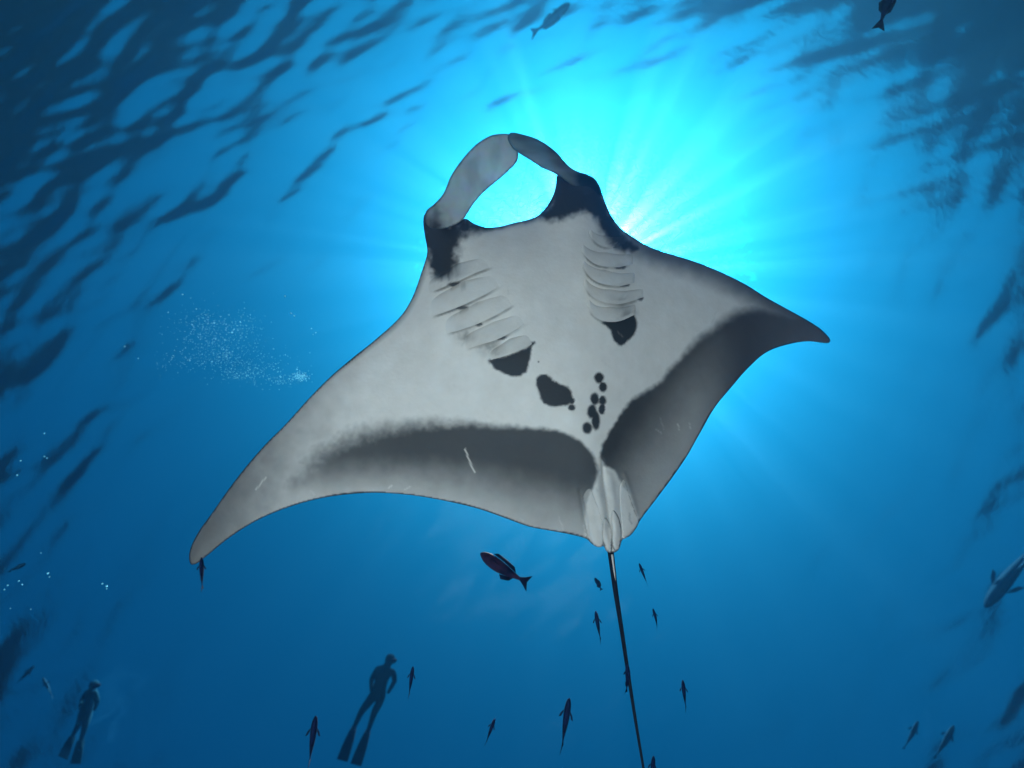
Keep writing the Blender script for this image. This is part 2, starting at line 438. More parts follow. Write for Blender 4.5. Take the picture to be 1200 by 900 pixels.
def body_colour(P, dist):
    s, t = axis_st(P)
    x, y = P[:, 0], P[:, 1]
    nz_ = fnoise(P, 14, 2); nf = fnoise(P, 5, 9)
    trail = np.minimum(seg_dist(P, catmull(TRAIL_L, 8, False), False), seg_dist(P, catmull(TRAIL_R, 8, False), False))
    dark = np.zeros(len(P))
    # band along the trailing edge of the left wing
    d = sdist(P, BAND_L)
    w = np.interp(x, [300, 420, 560, 640], [34, 20, 8, 3.2])
    b = sstep(-w, w, d + nz_*np.interp(x, [400, 620], [2.5, 1.2]) + nf*np.interp(x, [400, 620], [3.0, .8]))
    inner = np.interp(x, [250, 420, 560, 640, 700], [34, 46, 62, 74, 70])
    b *= .42 + .58*sstep(-6, inner, trail + nz_*3)
    b *= np.interp(x, [225, 300, 400, 470], [.45, .72, .97, 1.0])
    dark = np.maximum(dark, .93*b)
    dark = np.maximum(dark, .80*sstep(440, 240, x + (y-600)*.2 + nz_*10))      # light falloff towards the wing tip, painted as grey
    # right wing
    d = sdist(P, BAND_R)
    w = np.interp(x, [720, 800, 880, 960], [2.6, 6, 12, 18])
    b = sstep(-w, w, d + nz_*1.6 + nf*.9)
    low = 1 - sstep(800, 880, x)
    b *= 1 - low*.48*(1 - sstep(-6, 84, trail + nz_*3))
    b *= np.interp(x, [850, 960], [1.0, .85])
    dark = np.maximum(dark, .95*b)
    soft = [(HEAD_BLACK_L, 9, 3.5), (HEAD_BLACK_R, 6, 2.0), (GILL_L, 1.6, 1.0), (GILL_R, 1.6, .8), (BLOB, 1.5, .9)]
    for poly, w, am in soft:
        dark = np.maximum(dark, .97*sstep(-w, w, sdist(P, poly) + nz_*am*.5 + nf*am))
    dark = np.maximum(dark, .96*sstep(238, 230, y + np.abs(x - 690)*.25)*sstep(640, 648, x))
    mouth = seg_dist(P, catmull(MOUTH, 4, False), False)
    dark = np.maximum(dark, sstep(1.0, 0.0, (mouth + nz_*1.5)/np.interp(x, [540, 560, 580, 620, 640], [14, 11, 5, 6, 12])))
    for cx, cy, rx, ry in SPOTS:
        u = np.hypot((x - (480+cx/3.75))/(rx/3.75), (y - (270+cy/3.75))/(ry/3.75)) + nf*.10
        k = .97 if cy > 560 else .85
        dark = np.maximum(dark, k*sstep(1.25, .8, u))
    # grey smudges on the hind gill covers
    for cx, cy, r, k in ((545,394,12,.45),(575,407,14,.55),(728,356,14,.4),(735,368,10,.45),(528,318,16,.5)):
        dark = np.maximum(dark, k*np.exp(-(np.hypot(x-cx, (y-cy)*1.3)/r)**2)*np.clip(1+nf*.5, .3, 1.4))
    # dark back showing as a hair line round the rim; shade of the far shoulder painted as a wider band
    right = sstep(735, 760, x)*(1 - sstep(0, 1, (y - 405)/1.0))
    lead_r = seg_dist(P, catmull(OUT_RIGHT, 8, False), False)
    dark = np.maximum(dark, .80*sstep(30, 2, lead_r + nz_*2)*sstep(712, 745, x))
    lead_l = seg_dist(P, catmull(OUT_LEFT, 8, False), False)
    dark = np.maximum(dark, .45*sstep(9, 1, lead_l))
    wr_ = np.clip(.75 + .6*fnoise(P, 45, 23), .35, 1.3)
    dark = np.maximum(dark, .95*sstep(2.6, .9, dist/wr_))
    for lp_, w_ in LIPS_L + LIPS_R:
        q = catmull(lp_, 4, False) + np.array((.3, 1.6))  # shade of each gill slit painted as a dark line under the lip
        f_ = .15 + .40*np.clip(.5 + fnoise(P, 22, 31), 0, 1)
        e_ = np.minimum(np.hypot(x - q[0, 0], y - q[0, 1]), np.hypot(x - q[-1, 0], y - q[-1, 1]))
        dark = np.maximum(dark, f_*sstep(0, 14, e_)*sstep(2.2, .6, seg_dist(P, q, False)))
    pel = np.exp(-((x - (700 + (y-540)*.18))/34)**2)*sstep(540, 575, y)
    dark = np.maximum(dark, .24*pel*(1 + .4*nz_))
    sr = np.random.default_rng(44)
    for _ in range(22):                                   # old scratches and nicks
        cx, cy = sr.uniform(260, 900), sr.uniform(300, 620)
        an = sr.normal(1.1, .5); ln = sr.uniform(4, 16)
        near = (np.abs(x - cx) < 20) & (np.abs(y - cy) < 20)
        if not near.any(): continue
        dl = seg_dist(P[near], np.array([(cx, cy), (cx + ln*math.cos(an), cy + ln*math.sin(an))]), False)
        v = sstep(1.2, .2, dl)*sr.uniform(.08, .28)
        dk_ = dark[near]; dark[near] = np.where(dk_ > .4, dk_*(1 - v), np.minimum(dk_ + v*.6, 1))
    for line, w, k in SCARS:
        dark *= 1 - k*sstep(w, w*.3, seg_dist(P, np.array(line, float), False))
    for line in ([(705,540),(706,560),(711,590),(714,618)], [(681,592),(685,612),(689,630)], [(738,602),(738,608),(740,614)]):
        dark = np.maximum(dark, .5*sstep(1.9, .5, seg_dist(P, catmull(line, 3, False), False)))
    dark = np.maximum(dark, .02 + .04*np.clip(fnoise(P, 55, 12), 0, 1) + .05*np.clip(fnoise(P, 4, 19) - .75, 0, 1))
    return np.stack([dark, dark*0, dark*0], -1)

ray_root = bpy.data.objects.new('manta_ray', None); col.objects.link(ray_root)
ctr = unproj(668, 450, 2.62)
def root_parent(o, root):
    o.parent = root
    o.matrix_parent_inverse = root.matrix_world.inverted()
tag(ray_root, 'huge manta ray with white belly and black spots gliding overhead', 'manta ray')
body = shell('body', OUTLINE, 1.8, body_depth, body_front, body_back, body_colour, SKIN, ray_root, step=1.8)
body['label'] = 'white spotted underside with dark bands along the rear wing edges'

# horn-like head fins, rolled towards each other in front of the mouth
CF_L = Z1([(108,446),(150,405),(185,365),(220,285),(280,200),(340,140),(400,107),(450,101),(475,104),(490,150),(513,180),(512,215),(490,245),(430,300),(370,350),(320,405),(288,455),(270,480),(240,500),(200,515),(150,520),(112,500)])
CF_R = Z1([(480,97),(540,105),(610,130),(680,180),(740,245),(780,268),(815,278),(850,298),(870,330),(872,375),(840,385),(815,370),(740,320),(680,277),(620,250),(560,211),(515,183),(485,155),(468,118)])
def cf_depth_l(P):
    t = np.clip((270 - P[:, 1])/115, 0, 1)
    return 2.53 + .13 + .14*t + .03*np.sin(t*3.1) + 0*P[:, 0]
def cf_depth_r(P):
    t = np.clip((690 - P[:, 0])/92, -.3, 1)
    return 2.79 + .14 - .15*t - .03*np.sin(np.clip(t, 0, 1)*3.1)
def cup(th, r):
    return lambda P, d: th*np.sqrt(np.clip(d/r, 0, 1))
def cf_col_l(P, d):
    k = sstep(34, 0, np.hypot(P[:, 0]-508, P[:, 1]-268) + fnoise(P, 9, 4)*6)
    k = np.maximum(k, .8*sstep(1.8, .6, d))
    k = np.maximum(k, .25*np.clip(fnoise(np.stack([P[:, 0]*.5+P[:, 1]*.9, P[:, 0]*2-P[:, 1]*.4], -1), 30, 6), 0, 1))
    return np.stack([k, k*0, k*0], -1)
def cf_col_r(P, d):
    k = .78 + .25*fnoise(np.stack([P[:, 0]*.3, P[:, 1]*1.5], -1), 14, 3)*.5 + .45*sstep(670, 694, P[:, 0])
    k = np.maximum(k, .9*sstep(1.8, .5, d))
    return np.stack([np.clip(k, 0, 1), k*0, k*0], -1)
shell('cephalic_fin', CF_L, 2.2, cf_depth_l, cup(.022, 14), cup(.02, 12), cf_col_l, FIN, ray_root)['label'] = 'pale grey head fin curling over the mouth'
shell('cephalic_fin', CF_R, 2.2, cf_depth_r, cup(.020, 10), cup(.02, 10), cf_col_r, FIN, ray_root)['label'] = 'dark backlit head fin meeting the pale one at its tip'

# gill covers: thin flaps that lie on the throat and stand proud at their rear lip
def surf_depth(P):
    ol = catmull(OUTLINE, 1.8)
    return body_depth(P) - body_front(P, seg_dist(P, ol))
def flap(lip, up, widths, lift, thick, cap=.5):
    """lip: polyline of the free edge (px); up: direction to the root; widths: flap breadth along the lip"""
    lp = catmull(lip, 3.0, False); n = len(lp)
    u = np.linspace(0, 1, n)
    wd = np.interp(u, [0, .5, 1], widths)
    rows = np.array([-.02, 0, .06, .15, .3, .5, .75, 1.0])
    side = np.clip(np.sin(np.clip(u, 0, 1)*math.pi), 0, 1)**.4 if lip[0][0] > 650 else sstep(0, .22, u)*(1 - sstep(.45, 1.0, u)*.999)
    upv = np.array(up, float); upv /= np.hypot(*upv)
    P = (lp[None] + (rows[:, None]*wd[None])[..., None]*upv).reshape(-1, 2)
    h = (lift*((1 - np.clip(rows, 0, 1))*.35 + .65*(1 - np.clip(rows, 0, 1)**2))[:, None]*side[None] - .0035*(1-side)[None] - .004*sstep(.7, 1.0, rows)[:, None]).ravel()
    d = surf_depth(P)
    VF = unproj(P[:, 0], P[:, 1], d - h)
    VB = unproj(P[:, 0], P[:, 1], d - h + thick)
    k = len(rows); F = []
    N = k*n
    for i in range(k-1):
        for j in range(n-1):
            a = i*n + j
            F.append((a, a+1, a+n+1, a+n)); F.append((N+a+n, N+a+n+1, N+a+1, N+a))
    for j in range(n-1): F.append((j, N+j, N+j+1, j+1)); b = (k-1)*n + j; F.append((b+1, N+b+1, N+b, b))
    for i in range(k-1): a = i*n; F.append((a+n, N+a+n, N+a, a)); b = i*n+n-1; F.append((b, N+b, N+b+n, b+n))
    V = np.concatenate([VF, VB])
    a, c, e = V[F[0][0]], V[F[0][1]], V[F[0][2]]
    if np.dot(np.cross(c-a, e-a), CAMn - a) < 0: F = [f[::-1] for f in F]
    me = mesh_np('gill_cover', V, F)
    at = me.color_attributes.new('skin', 'FLOAT_COLOR', 'POINT')
    # colours are those of the belly here, without the black patch behind the last gill
    colv = body_colour(P, np.full(len(P), 60.0))[:, 0]
    colv = np.minimum(colv, cap)
    if cap < .9: colv = np.where(np.repeat(rows, n) < .2, np.minimum(colv, .12), colv)
    c = np.ones((2*N, 4)); c[:, 1:3] = 0; c[:N, 0] = colv; c[N:, 0] = colv
    at.data.foreach_set('color', c.ravel())
    return link('gill_cover', me, SKIN, ray_root)
for k_, (lip, wd) in enumerate(LIPS_L):
    flap(lip, (-.28, -.96), wd, .034, .004, .95 if k_ == 0 else .5)
for k_, (lip, wd) in enumerate(LIPS_R):
    flap(lip, (.10, -.99), wd, .030, .004, .95 if k_ == 0 else .5)

# rear: pelvic fins, soft lobes and the whip tail
def rear_col(P, d):
    k = np.clip(body_colour(P, np.full(len(P), 60.0))[:, 0]*.9, .19, .55)
    k = np.maximum(k, .80*sstep(1.4, .4, d)*sstep(626, 640, P[:, 1]))
    return np.stack([k, k*0, k*0], -1)
def off_depth(o):
    return lambda P: surf_depth(P) - o
PF_L = [(683,580),(686,600),(689,622),(693,636),(700,641),(706,640),(708,625),(705,605),(699,588),(691,572)]
PF_R = [(731,560),(738,580),(745,600),(749,611),(744,620),(737,628),(730,631),(728,612),(726,590),(726,570)]
LOBE_L = [(706,620),(706,632),(708,640),(711,646),(716,648),(717,640),(717,628),(714,612),(709,606)]
LOBE_R = [(716,606),(717,620),(717,634),(718,642),(722,646),(726,642),(728,632),(728,618),(724,604),(719,598)]
for nm, pts, o in (('pelvic_fin', PF_L, -.001), ('pelvic_fin', PF_R, -.001), ('pelvic_lobe', LOBE_L, .003), ('pelvic_lobe', LOBE_R, .002)):
    shell(nm, pts, 2.0, off_depth(o), cup(.006, 9), cup(.012, 7), rear_col, SKIN, ray_root)
def tube(C, Rr, seg=12):
    C = np.array(C); n = len(C); V = []; F = []
    T = np.gradient(C, axis=0); T /= np.linalg.norm(T, axis=1)[:, None]
    ref = np.array((0.3, 0.2, 1.0)); ref /= np.linalg.norm(ref)
    for i in range(n):
        a = np.cross(T[i], ref); a /= np.linalg.norm(a); b = np.cross(T[i], a)
        for k in range(seg):
            an = 2*math.pi*k/seg
            V.append(C[i] + Rr[i]*(math.cos(an)*a + math.sin(an)*b))
    for i in range(n-1):
        for k in range(seg):
            F.append((i*seg+k, i*seg+(k+1) % seg, (i+1)*seg+(k+1) % seg, (i+1)*seg+k))
    V += [C[0], C[-1]]
    for k in range(seg):
        F.append((len(V)-2, (k+1) % seg, k)); F.append((len(V)-1, (n-1)*seg+k, (n-1)*seg+(k+1) % seg))
    return np.array(V), F
m, nn, out = new_mat('tail_skin')
bs = nn.nodes.new('ShaderNodeBsdfPrincipled'); bs.inputs['Base Color'].default_value = (0.010, 0.012, 0.016, 1); bs.inputs['Roughness'].default_value = .9; bs.inputs['Specular IOR Level'].default_value = .1
nn.links.new(bs.outputs[0], out.inputs['Surface'])
TAIL = m
tp = catmull([(713,628),(716,650),(721,690),(728,735),(737,795),(746,852),(754,900),(764,965),(776,1040)], 9, False)
td = np.interp(tp[:, 1], [628, 660, 1040], [2.44, 2.43, 2.40])
rr = np.interp(tp[:, 1], [628, 655, 720, 900, 1040], [.016, .0145, .0105, .0058, .003])
V, F = tube(unproj(tp[:, 0], tp[:, 1], td), rr)
link('tail', mesh_np('tail', V, F), TAIL, ray_root)['label'] = 'long thin black whip tail'
stripe = tp[(tp[:, 1] > 648) & (tp[:, 1] < 700)] + np.array((1.2, 0))
V, F = tube(unproj(stripe[:, 0], stripe[:, 1], np.interp(stripe[:, 1], [648, 700], [2.416, 2.421])), np.linspace(.005, .0015, len(stripe)), 8)
me = mesh_np('tail_stripe', V, F)
a_ = me.color_attributes.new('skin', 'FLOAT_COLOR', 'POINT'); a_.data.foreach_set('color', np.tile([.15, 0, 0, 1], len(V)))
link('tail_underside', me, SKIN, ray_root)

# ------------------------------------------------------------------ small reef fish
def fish_material(name, c1, c2):
    m, nn, out = new_mat(name)
    L = nn.links.new
    bs = nn.nodes.new('ShaderNodeBsdfPrincipled'); bs.inputs['Roughness'].default_value = .8; bs.inputs['Specular IOR Level'].default_value = .15
    tcn = nn.nodes.new('ShaderNodeTexCoord')
    nz = nn.nodes.new('ShaderNodeTexNoise'); nz.inputs['Scale'].default_value = 4; nz.inputs['Detail'].default_value = 3
    L(tcn.outputs['Object'], nz.inputs['Vector'])
    cr = nn.nodes.new('ShaderNodeValToRGB'); cr.color_ramp.elements[0].color = (*c1, 1); cr.color_ramp.elements[1].color = (*c2, 1)
    cr.color_ramp.elements[0].position = .4; cr.color_ramp.elements[1].position = .62
    L(nz.outputs[0], cr.inputs[0]); L(cr.outputs[0], bs.inputs['Base Color']); L(bs.outputs[0], out.inputs['Surface'])
    return m
FISH_DARK = fish_material('blue_black_fish', (0.0015, 0.006, 0.030), (0.004, 0.012, 0.055))
FISH_PURPLE = fish_material('purple_fish', (0.004, 0.007, 0.030), (0.030, 0.014, 0.040))
m, nn, out = new_mat('haze_tinted_fish')
bs = nn.nodes.new('ShaderNodeBsdfPrincipled'); bs.inputs['Roughness'].default_value = 1; bs.inputs['Specular IOR Level'].default_value = 0
tcn = nn.nodes.new('ShaderNodeTexCoord'); sx_ = nn.nodes.new('ShaderNodeSeparateXYZ'); nn.links.new(tcn.outputs['Object'], sx_.inputs[0])
mr_ = nn.nodes.new('ShaderNodeMapRange'); mr_.inputs[1].default_value = -.05; mr_.inputs[2].default_value = .06
nn.links.new(sx_.outputs['Z'], mr_.inputs[0])
mxr = nn.nodes.new('ShaderNodeMixRGB'); mxr.inputs[1].default_value = (.026, .15, .29, 1); mxr.inputs[2].default_value = (.004, .010, .018, 1)  # water haze painted in: blue belly, back darkened against sunlit rims
nn.links.new(mr_.outputs[0], mxr.inputs[0]); nn.links.new(mxr.outputs[0], bs.inputs['Base Color']); nn.links.new(bs.outputs[0], out.inputs['Surface'])
FISH_HAZED = m
FISH_FIN = fish_material('dark_fish_fin', (0.002, 0.006, 0.020), (0.004, 0.010, 0.035))
def fish_body_mesh(deep, bend=0.0):
    """unit length fish along +X (head at 0, tail root at .84), +Z is its back"""
    xs = np.array([0, .015, .05, .11, .19, .29, .40, .52, .63, .73, .80, .85])
    hh = np.array([.006, .03, .062, .095, .118, .128, .124, .106, .080, .052, .036, .032])*deep
    ww = np.array([.006, .022, .042, .060, .072, .074, .068, .056, .040, .024, .014, .010])
    seg = 14; V = []; F = []
    for x, h, w in zip(xs, hh, ww):
        for k in range(seg):
            a = 2*math.pi*k/seg
            V.append((x, .78*w*math.cos(a) + bend*max(0, x-.3)**2, h*.86*math.sin(a)*(1.0 if math.sin(a) > 0 else 1.08)))
    n = len(xs)
    for i in range(n-1):
        for k in range(seg):
            F.append((i*seg+k, (i+1)*seg+k, (i+1)*seg+(k+1) % seg, i*seg+(k+1) % seg))
    F.append(tuple(range(seg))); F.append(tuple(range((n-1)*seg, n*seg))[::-1])
    return mesh_np('fish_body', V, F)
def plate(name, pts, th=.006):
    """thin fin: polygon of (x, y, z) points thickened along its normal"""
    P = np.array(pts, float); c = np.cross(P[1]-P[0], P[2]-P[0]); c /= np.linalg.norm(c)
    n = len(P); V = np.concatenate([P + c*th/2, P - c*th/2])
    F = [tuple(range(n)), tuple(range(n, 2*n))[::-1]] + [(i, n+i, n+(i+1) % n, (i+1) % n) for i in range(n)]
    return mesh_np(name, V, F, False)
def make_fish_meshes(deep, bend):
    yb = bend*.55**2; ye = bend*.70**2
    return [('body', fish_body_mesh(deep, bend)),
            ('tail_fin', plate('tail_fin', [(.82, yb, .030), (.90, yb*1.2, .075), (1.0, ye, .135*deep), (.965, ye, .05), (.95, ye*.95, 0), (.965, ye, -.05), (1.0, ye, -.135*deep), (.90, yb*1.2, -.075), (.82, yb, -.030)])),
            ('dorsal_fin', plate('dorsal_fin', [(.22, 0, .115*deep), (.30, 0, .165*deep), (.48, 0, .160*deep), (.66, bend*.13, .125*deep), (.72, bend*.17, .05*deep), (.45, bend*.02, .105*deep)])),
            ('anal_fin', plate('anal_fin', [(.46, bend*.02, -.11*deep), (.52, bend*.05, -.165*deep), (.66, bend*.13, -.12*deep), (.71, bend*.16, -.05*deep)])),
            ('pectoral_fin', plate('pectoral_fin', [(.23, .060, -.01), (.29, .105, -.03), (.36, .130, -.05), (.35, .095, -.04), (.28, .062, -.02)], .004)),
            ('pectoral_fin', plate('pectoral_fin', [(.23, -.060, -.01), (.29, -.105, -.03), (.36, -.130, -.05), (.35, -.095, -.04), (.28, -.062, -.02)], .004))]
FISH_KINDS = {'slim': make_fish_meshes(.92, 0.0), 'bent': make_fish_meshes(.95, .25), 'deep': make_fish_meshes(1.15, -.22)}
for k, lst in FISH_KINDS.items():
    for nm, me in lst:
        me.materials.append(FISH_DARK if nm == 'body' else FISH_FIN)
deep_body = fish_body_mesh(1.05, -.22); deep_body.materials.append(FISH_PURPLE)
FISH_KINDS['purple'] = [(nm, deep_body if nm == 'body' else me) for nm, me in FISH_KINDS['deep']]
far_body = fish_body_mesh(1.0, .1); far_body.materials.append(FISH_HAZED)
far_list = make_fish_meshes(1.0, .1)
for nm, me in far_list[1:]: me.materials.append(FISH_HAZED)
FISH_KINDS['far'] = [('body', far_body)] + far_list[1:]
def place_fish(head, tail, d0, d1, roll, label, kind='slim', name='reef_fish', group='small dark fish round the manta', parts=True):
    """head and tail pixels, their depths; roll turns the fish about its own axis (0 = belly towards the camera)"""
    A = Vector(unproj(*head, d0)); B = Vector(unproj(*tail, d1))
    d1 = d0 + (d1 - d0)*.15; B = Vector(unproj(*tail, d1))
    X = (B - A); ln = X.length; X.normalize()
    toward = (CAM - (A + B)/2).normalized()
    Zb = -(toward - X*toward.dot(X)).normalized()           # back away from the camera
    Zb = Matrix.Rotation(math.radians(roll), 3, X) @ Zb
    Y = Zb.cross(X)
    M = Matrix((X, Y, Zb)).transposed().to_4x4()
    M.translation = A
    M = M @ Matrix.Scale(ln, 4)
    r = bpy.data.objects.new(name, None); col.objects.link(r)
    r.matrix_world = M
    tag(r, label, 'fish', group)
    for nm, me in FISH_KINDS[kind]:
        o = bpy.data.objects.new(nm, me); col.objects.link(o); o.parent = r
    return r
place_fish((563,648), (617,686), 2.1, 2.2, 62, 'purple bodied fish with forked tail just below the manta', 'purple')
place_fish((236,653), (237,692), 1.85, 1.9, 15, 'dark blue fish nosing at the lower wing tip of the manta')
place_fish((1047,-24), (1033,30), 2.0, 1.95, 70, 'dark fish diving in from the top edge with only its tail in view', 'bent')
place_fish((698,716), (704,752), 2.4, 2.6, 10, 'slim dark fish left of the black tail, nearest to it')
place_fish((749,660), (759,686), 2.6, 2.6, 0, 'small dark fish with spread fins right of the tail base')
place_fish((765,713), (773,738), 2.6, 2.6, 12, 'small dark fish lower right of the tail, below its twin', 'bent')
place_fish((697,677), (706,693), 3.0, 3.1, 80, 'tiny thin bluish fish sliver close to the tail base', 'bent')
place_fish((667,818), (658,879), 2.2, 2.35, 8, 'longest slim dark fish in the lower middle pointing straight up')
place_fish((580,842), (569,872), 2.5, 2.6, 8, 'slim dark fish slanting near the bottom middle, alone')
place_fish((484,781), (479,817), 2.5, 2.6, 8, 'slim dark fish just right of the swimming diver')
place_fish((370,839), (362,898), 2.1, 2.25, 6, 'dark fish below the diver with short side fins', 'slim')
place_fish((800,797), (804,832), 2.5, 2.6, 8, 'slim dark fish right of the tail near the bottom')
place_fish((735,778), (737,815), 2.35, 2.4, 30, 'dark fish pressed against the lower part of the tail', 'bent')
place_fish((766,886), (763,926), 2.4, 2.5, 8, 'dark fish cut off by the bottom edge beside the tail')
# dim fish far off in the blue
FAR = 'dim far fish in the blue'
place_fish((1118,850), (1096,892), 10.6, 10.6, 12, 'dim dark far fish near the lower right corner, the bigger one', 'far', group=FAR)
place_fish((1076,845), (1060,880), 10.8, 10.8, 12, 'faint thin far fish left of the bigger one in the lower right', 'far', group=FAR)
place_fish((1154,712), (1226,618), 10.2, 10.2, 8, 'large dim blurred fish leaving at the right edge', 'far', group=FAR)
place_fish((40,780), (18,804), 10.6, 10.6, 12, 'dim dark fish in the lower left, nearer the left edge', 'far', group=FAR)
place_fish((50,794), (64,818), 10.6, 10.6, 12, 'dim dark fish in the lower left, beside the faint diver', 'far', group=FAR)
place_fish((30,660), (8,672), 6.0, 6.1, 30, 'little dark fish among the bubbles at the left edge', 'far', group=FAR)
place_fish((668,4), (624,42), 10.4, 10.4, 40, 'pale dim long fish high under the surface at top', 'far', group=FAR)

# ------------------------------------------------------------------ divers
m, nn, out = new_mat('black_wetsuit')
bs = nn.nodes.new('ShaderNodeBsdfPrincipled'); bs.inputs['Roughness'].default_value = 1; bs.inputs['Specular IOR Level'].default_value = 0
nz = nn.nodes.new('ShaderNodeTexNoise'); nz.inputs['Scale'].default_value = 12
cr = nn.nodes.new('ShaderNodeValToRGB'); cr.color_ramp.elements[0].color = (.010, .040, .075, 1); cr.color_ramp.elements[1].color = (.014, .055, .10, 1)
nn.links.new(nz.outputs[0], cr.inputs[0]); nn.links.new(cr.outputs[0], bs.inputs['Base Color']); nn.links.new(bs.outputs[0], out.inputs['Surface'])
SUIT = m
m, nn, out = new_mat('fin_rubber')
bs = nn.nodes.new('ShaderNodeBsdfPrincipled'); bs.inputs['Roughness'].default_value = .95; bs.inputs['Specular IOR Level'].default_value = .05; bs.inputs['Base Color'].default_value = (.010, .030, .060, 1)
nn.links.new(bs.outputs[0], out.inputs['Surface'])
RUBBER = m
def skin_body(name, verts, edges, radii, parent):
    me = bpy.data.meshes.new(name); me.from_pydata([tuple(v) for v in verts], edges, [])
    o = bpy.data.objects.new(name, me); col.objects.link(o)
    md = o.modifiers.new('skin', 'SKIN'); md.use_smooth_shade = True
    for i, sv in enumerate(me.skin_vertices[0].data):
        r = radii[i]; sv.radius = (r[0], r[1]) if isinstance(r, tuple) else (r, r); sv.use_root = (i == 0)
    o.modifiers.new('sub', 'SUBSURF').levels = 2; o.modifiers['sub'].render_levels = 2
    dg = bpy.context.evaluated_depsgraph_get()
    me2 = bpy.data.meshes.new_from_object(o.evaluated_get(dg))
    bpy.data.objects.remove(o)
    me2.polygons.foreach_set('use_smooth', np.ones(len(me2.polygons), bool))
    return link(name, me2, SUIT, parent)
def blade(path, widths, th, side):
    """swim fin: tapered blade along a path"""
    P = [Vector(p) for p in path]; V = []; F = []
    for i, p in enumerate(P):
        t = (P[min(i+1, len(P)-1)] - P[max(i-1, 0)]).normalized()
        s = (side - t*side.dot(t)).normalized(); n = t.cross(s)
        for a, b in ((-1, 1), (1, 1), (1, -1), (-1, -1)): V.append(p + s*a*widths[i]/2 + n*b*th[i]/2)
    for i in range(len(P)-1):
        for k in range(4): F.append((i*4+k, i*4+(k+1) % 4, (i+1)*4+(k+1) % 4, (i+1)*4+k))
    F.append((0, 3, 2, 1)); e = (len(P)-1)*4; F.append((e, e+1, e+2, e+3))
    return mesh_np('swim_fin', [tuple(v) for v in V], F, False)
SUIT_HAZED = SUIT.copy(); SUIT_HAZED.name = 'hazed_wetsuit'  # lighter suit copy with distance haze put into its colour
for n_ in SUIT_HAZED.node_tree.nodes:
    if n_.type == 'VALTORGB': n_.color_ramp.elements[0].color = (.016, .12, .22, 1); n_.color_ramp.elements[1].color = (.022, .14, .25, 1)
def diver(J, label, group, suit=SUIT):
    """J: joints as (px, py, depth)"""
    W = {k: Vector(unproj(*v)) for k, v in J.items()}
    root = bpy.data.objects.new('person', None); col.objects.link(root)
    tag(root, label, 'diver', group)
    order = ['hip', 'waist', 'chest', 'neck', 'head', 'crown', 'sh_l', 'el_l', 'ha_l', 'fi_l', 'sh_r', 'el_r', 'ha_r', 'fi_r', 'hp_l', 'kn_l', 'an_l', 'to_l', 'hp_r', 'kn_r', 'an_r', 'to_r']
    rad = {'hip': (.125, .10), 'waist': (.11, .09), 'chest': (.13, .10), 'neck': .065, 'head': (.105, .115), 'crown': .085, 'sh_l': .062, 'el_l': .05, 'ha_l': .036, 'fi_l': .03, 'sh_r': .062, 'el_r': .05, 'ha_r': .036, 'fi_r': .03,
           'hp_l': .10, 'kn_l': .065, 'an_l': .042, 'to_l': .045, 'hp_r': .10, 'kn_r': .065, 'an_r': .042, 'to_r': .045}
    E = [('hip','waist'),('waist','chest'),('chest','neck'),('neck','head'),('head','crown'),('chest','sh_l'),('sh_l','el_l'),('el_l','ha_l'),('ha_l','fi_l'),('chest','sh_r'),('sh_r','el_r'),('el_r','ha_r'),('ha_r','fi_r'),
         ('hip','hp_l'),('hp_l','kn_l'),('kn_l','an_l'),('an_l','to_l'),('hip','hp_r'),('hp_r','kn_r'),('kn_r','an_r'),('an_r','to_r')]
    idx = {k: i for i, k in enumerate(order)}
    skin_body('body', [W[k] for k in order], [(idx[a], idx[b]) for a, b in E], [rad[k] for k in order], root).data.materials[0] = suit
    across = (W['hp_r'] - W['hp_l']).normalized()
    for s in 'lr':
        a, t, e = W['an_'+s], W['to_'+s], W['tip_'+s]
        dirn = (e - t)
        path = [a.lerp(t, .3), t, t + dirn*.25, t + dirn*.6, e]
        me = blade(path, (.10, .13, .17, .20, .215), (.09, .07, .03, .016, .01), across)
        link('swim_fin', me, RUBBER if suit == SUIT else suit, root)
    # mask
    bmx = bmesh.new()
    bmesh.ops.create_icosphere(bmx, subdivisions=2, radius=1.0)
    me = bpy.data.meshes.new('diving_mask'); bmx.to_mesh(me); bmx.free()
    o = link('diving_mask', me, RUBBER, root)
    up = (W['crown'] - W['neck']).normalized()
    toward = (CAM - W['head']); toward = (toward - up*toward.dot(up)).normalized()
    face = (across*.8 + toward*.6).normalized(); face = (face - up*face.dot(up)).normalized()
    sd = up.cross(face)
    M = Matrix((sd*.085, up*.045, face*.04)).transposed().to_4x4(); M.translation = W['head'] + face*.095 + up*.02
    o.matrix_world = M
    return root
d0 = 9.8
diver({'hip': (442,812,d0), 'waist': (446,801,d0), 'chest': (450,789,d0), 'neck': (455,778,d0), 'head': (457,772.5,d0), 'crown': (458.5,767,d0),
       'sh_l': (442.5,784,d0+.05), 'el_l': (435.5,796,d0+.15), 'ha_l': (435,807,d0-.08), 'fi_l': (436,812,d0-.15), 'sh_r': (461,787,d0), 'el_r': (462.5,798,d0+.15), 'ha_r': (457,808,d0-.1), 'fi_r': (454,813,d0-.15),
       'hp_l': (437,817,d0), 'kn_l': (424,833,d0-.1), 'an_l': (415.5,851,d0+.05), 'to_l': (412,860,d0+.05), 'tip_l': (401,891,d0+.2),
       'hp_r': (447.5,817,d0), 'kn_r': (438.5,835,d0-.1), 'an_r': (432,855,d0+.05), 'to_r': (428.5,864,d0+.05), 'tip_r': (417,896,d0+.2)},
      'snorkel diver in dark wetsuit and long fins hanging below the manta', 'swimmers in the blue')
d1 = 11.0
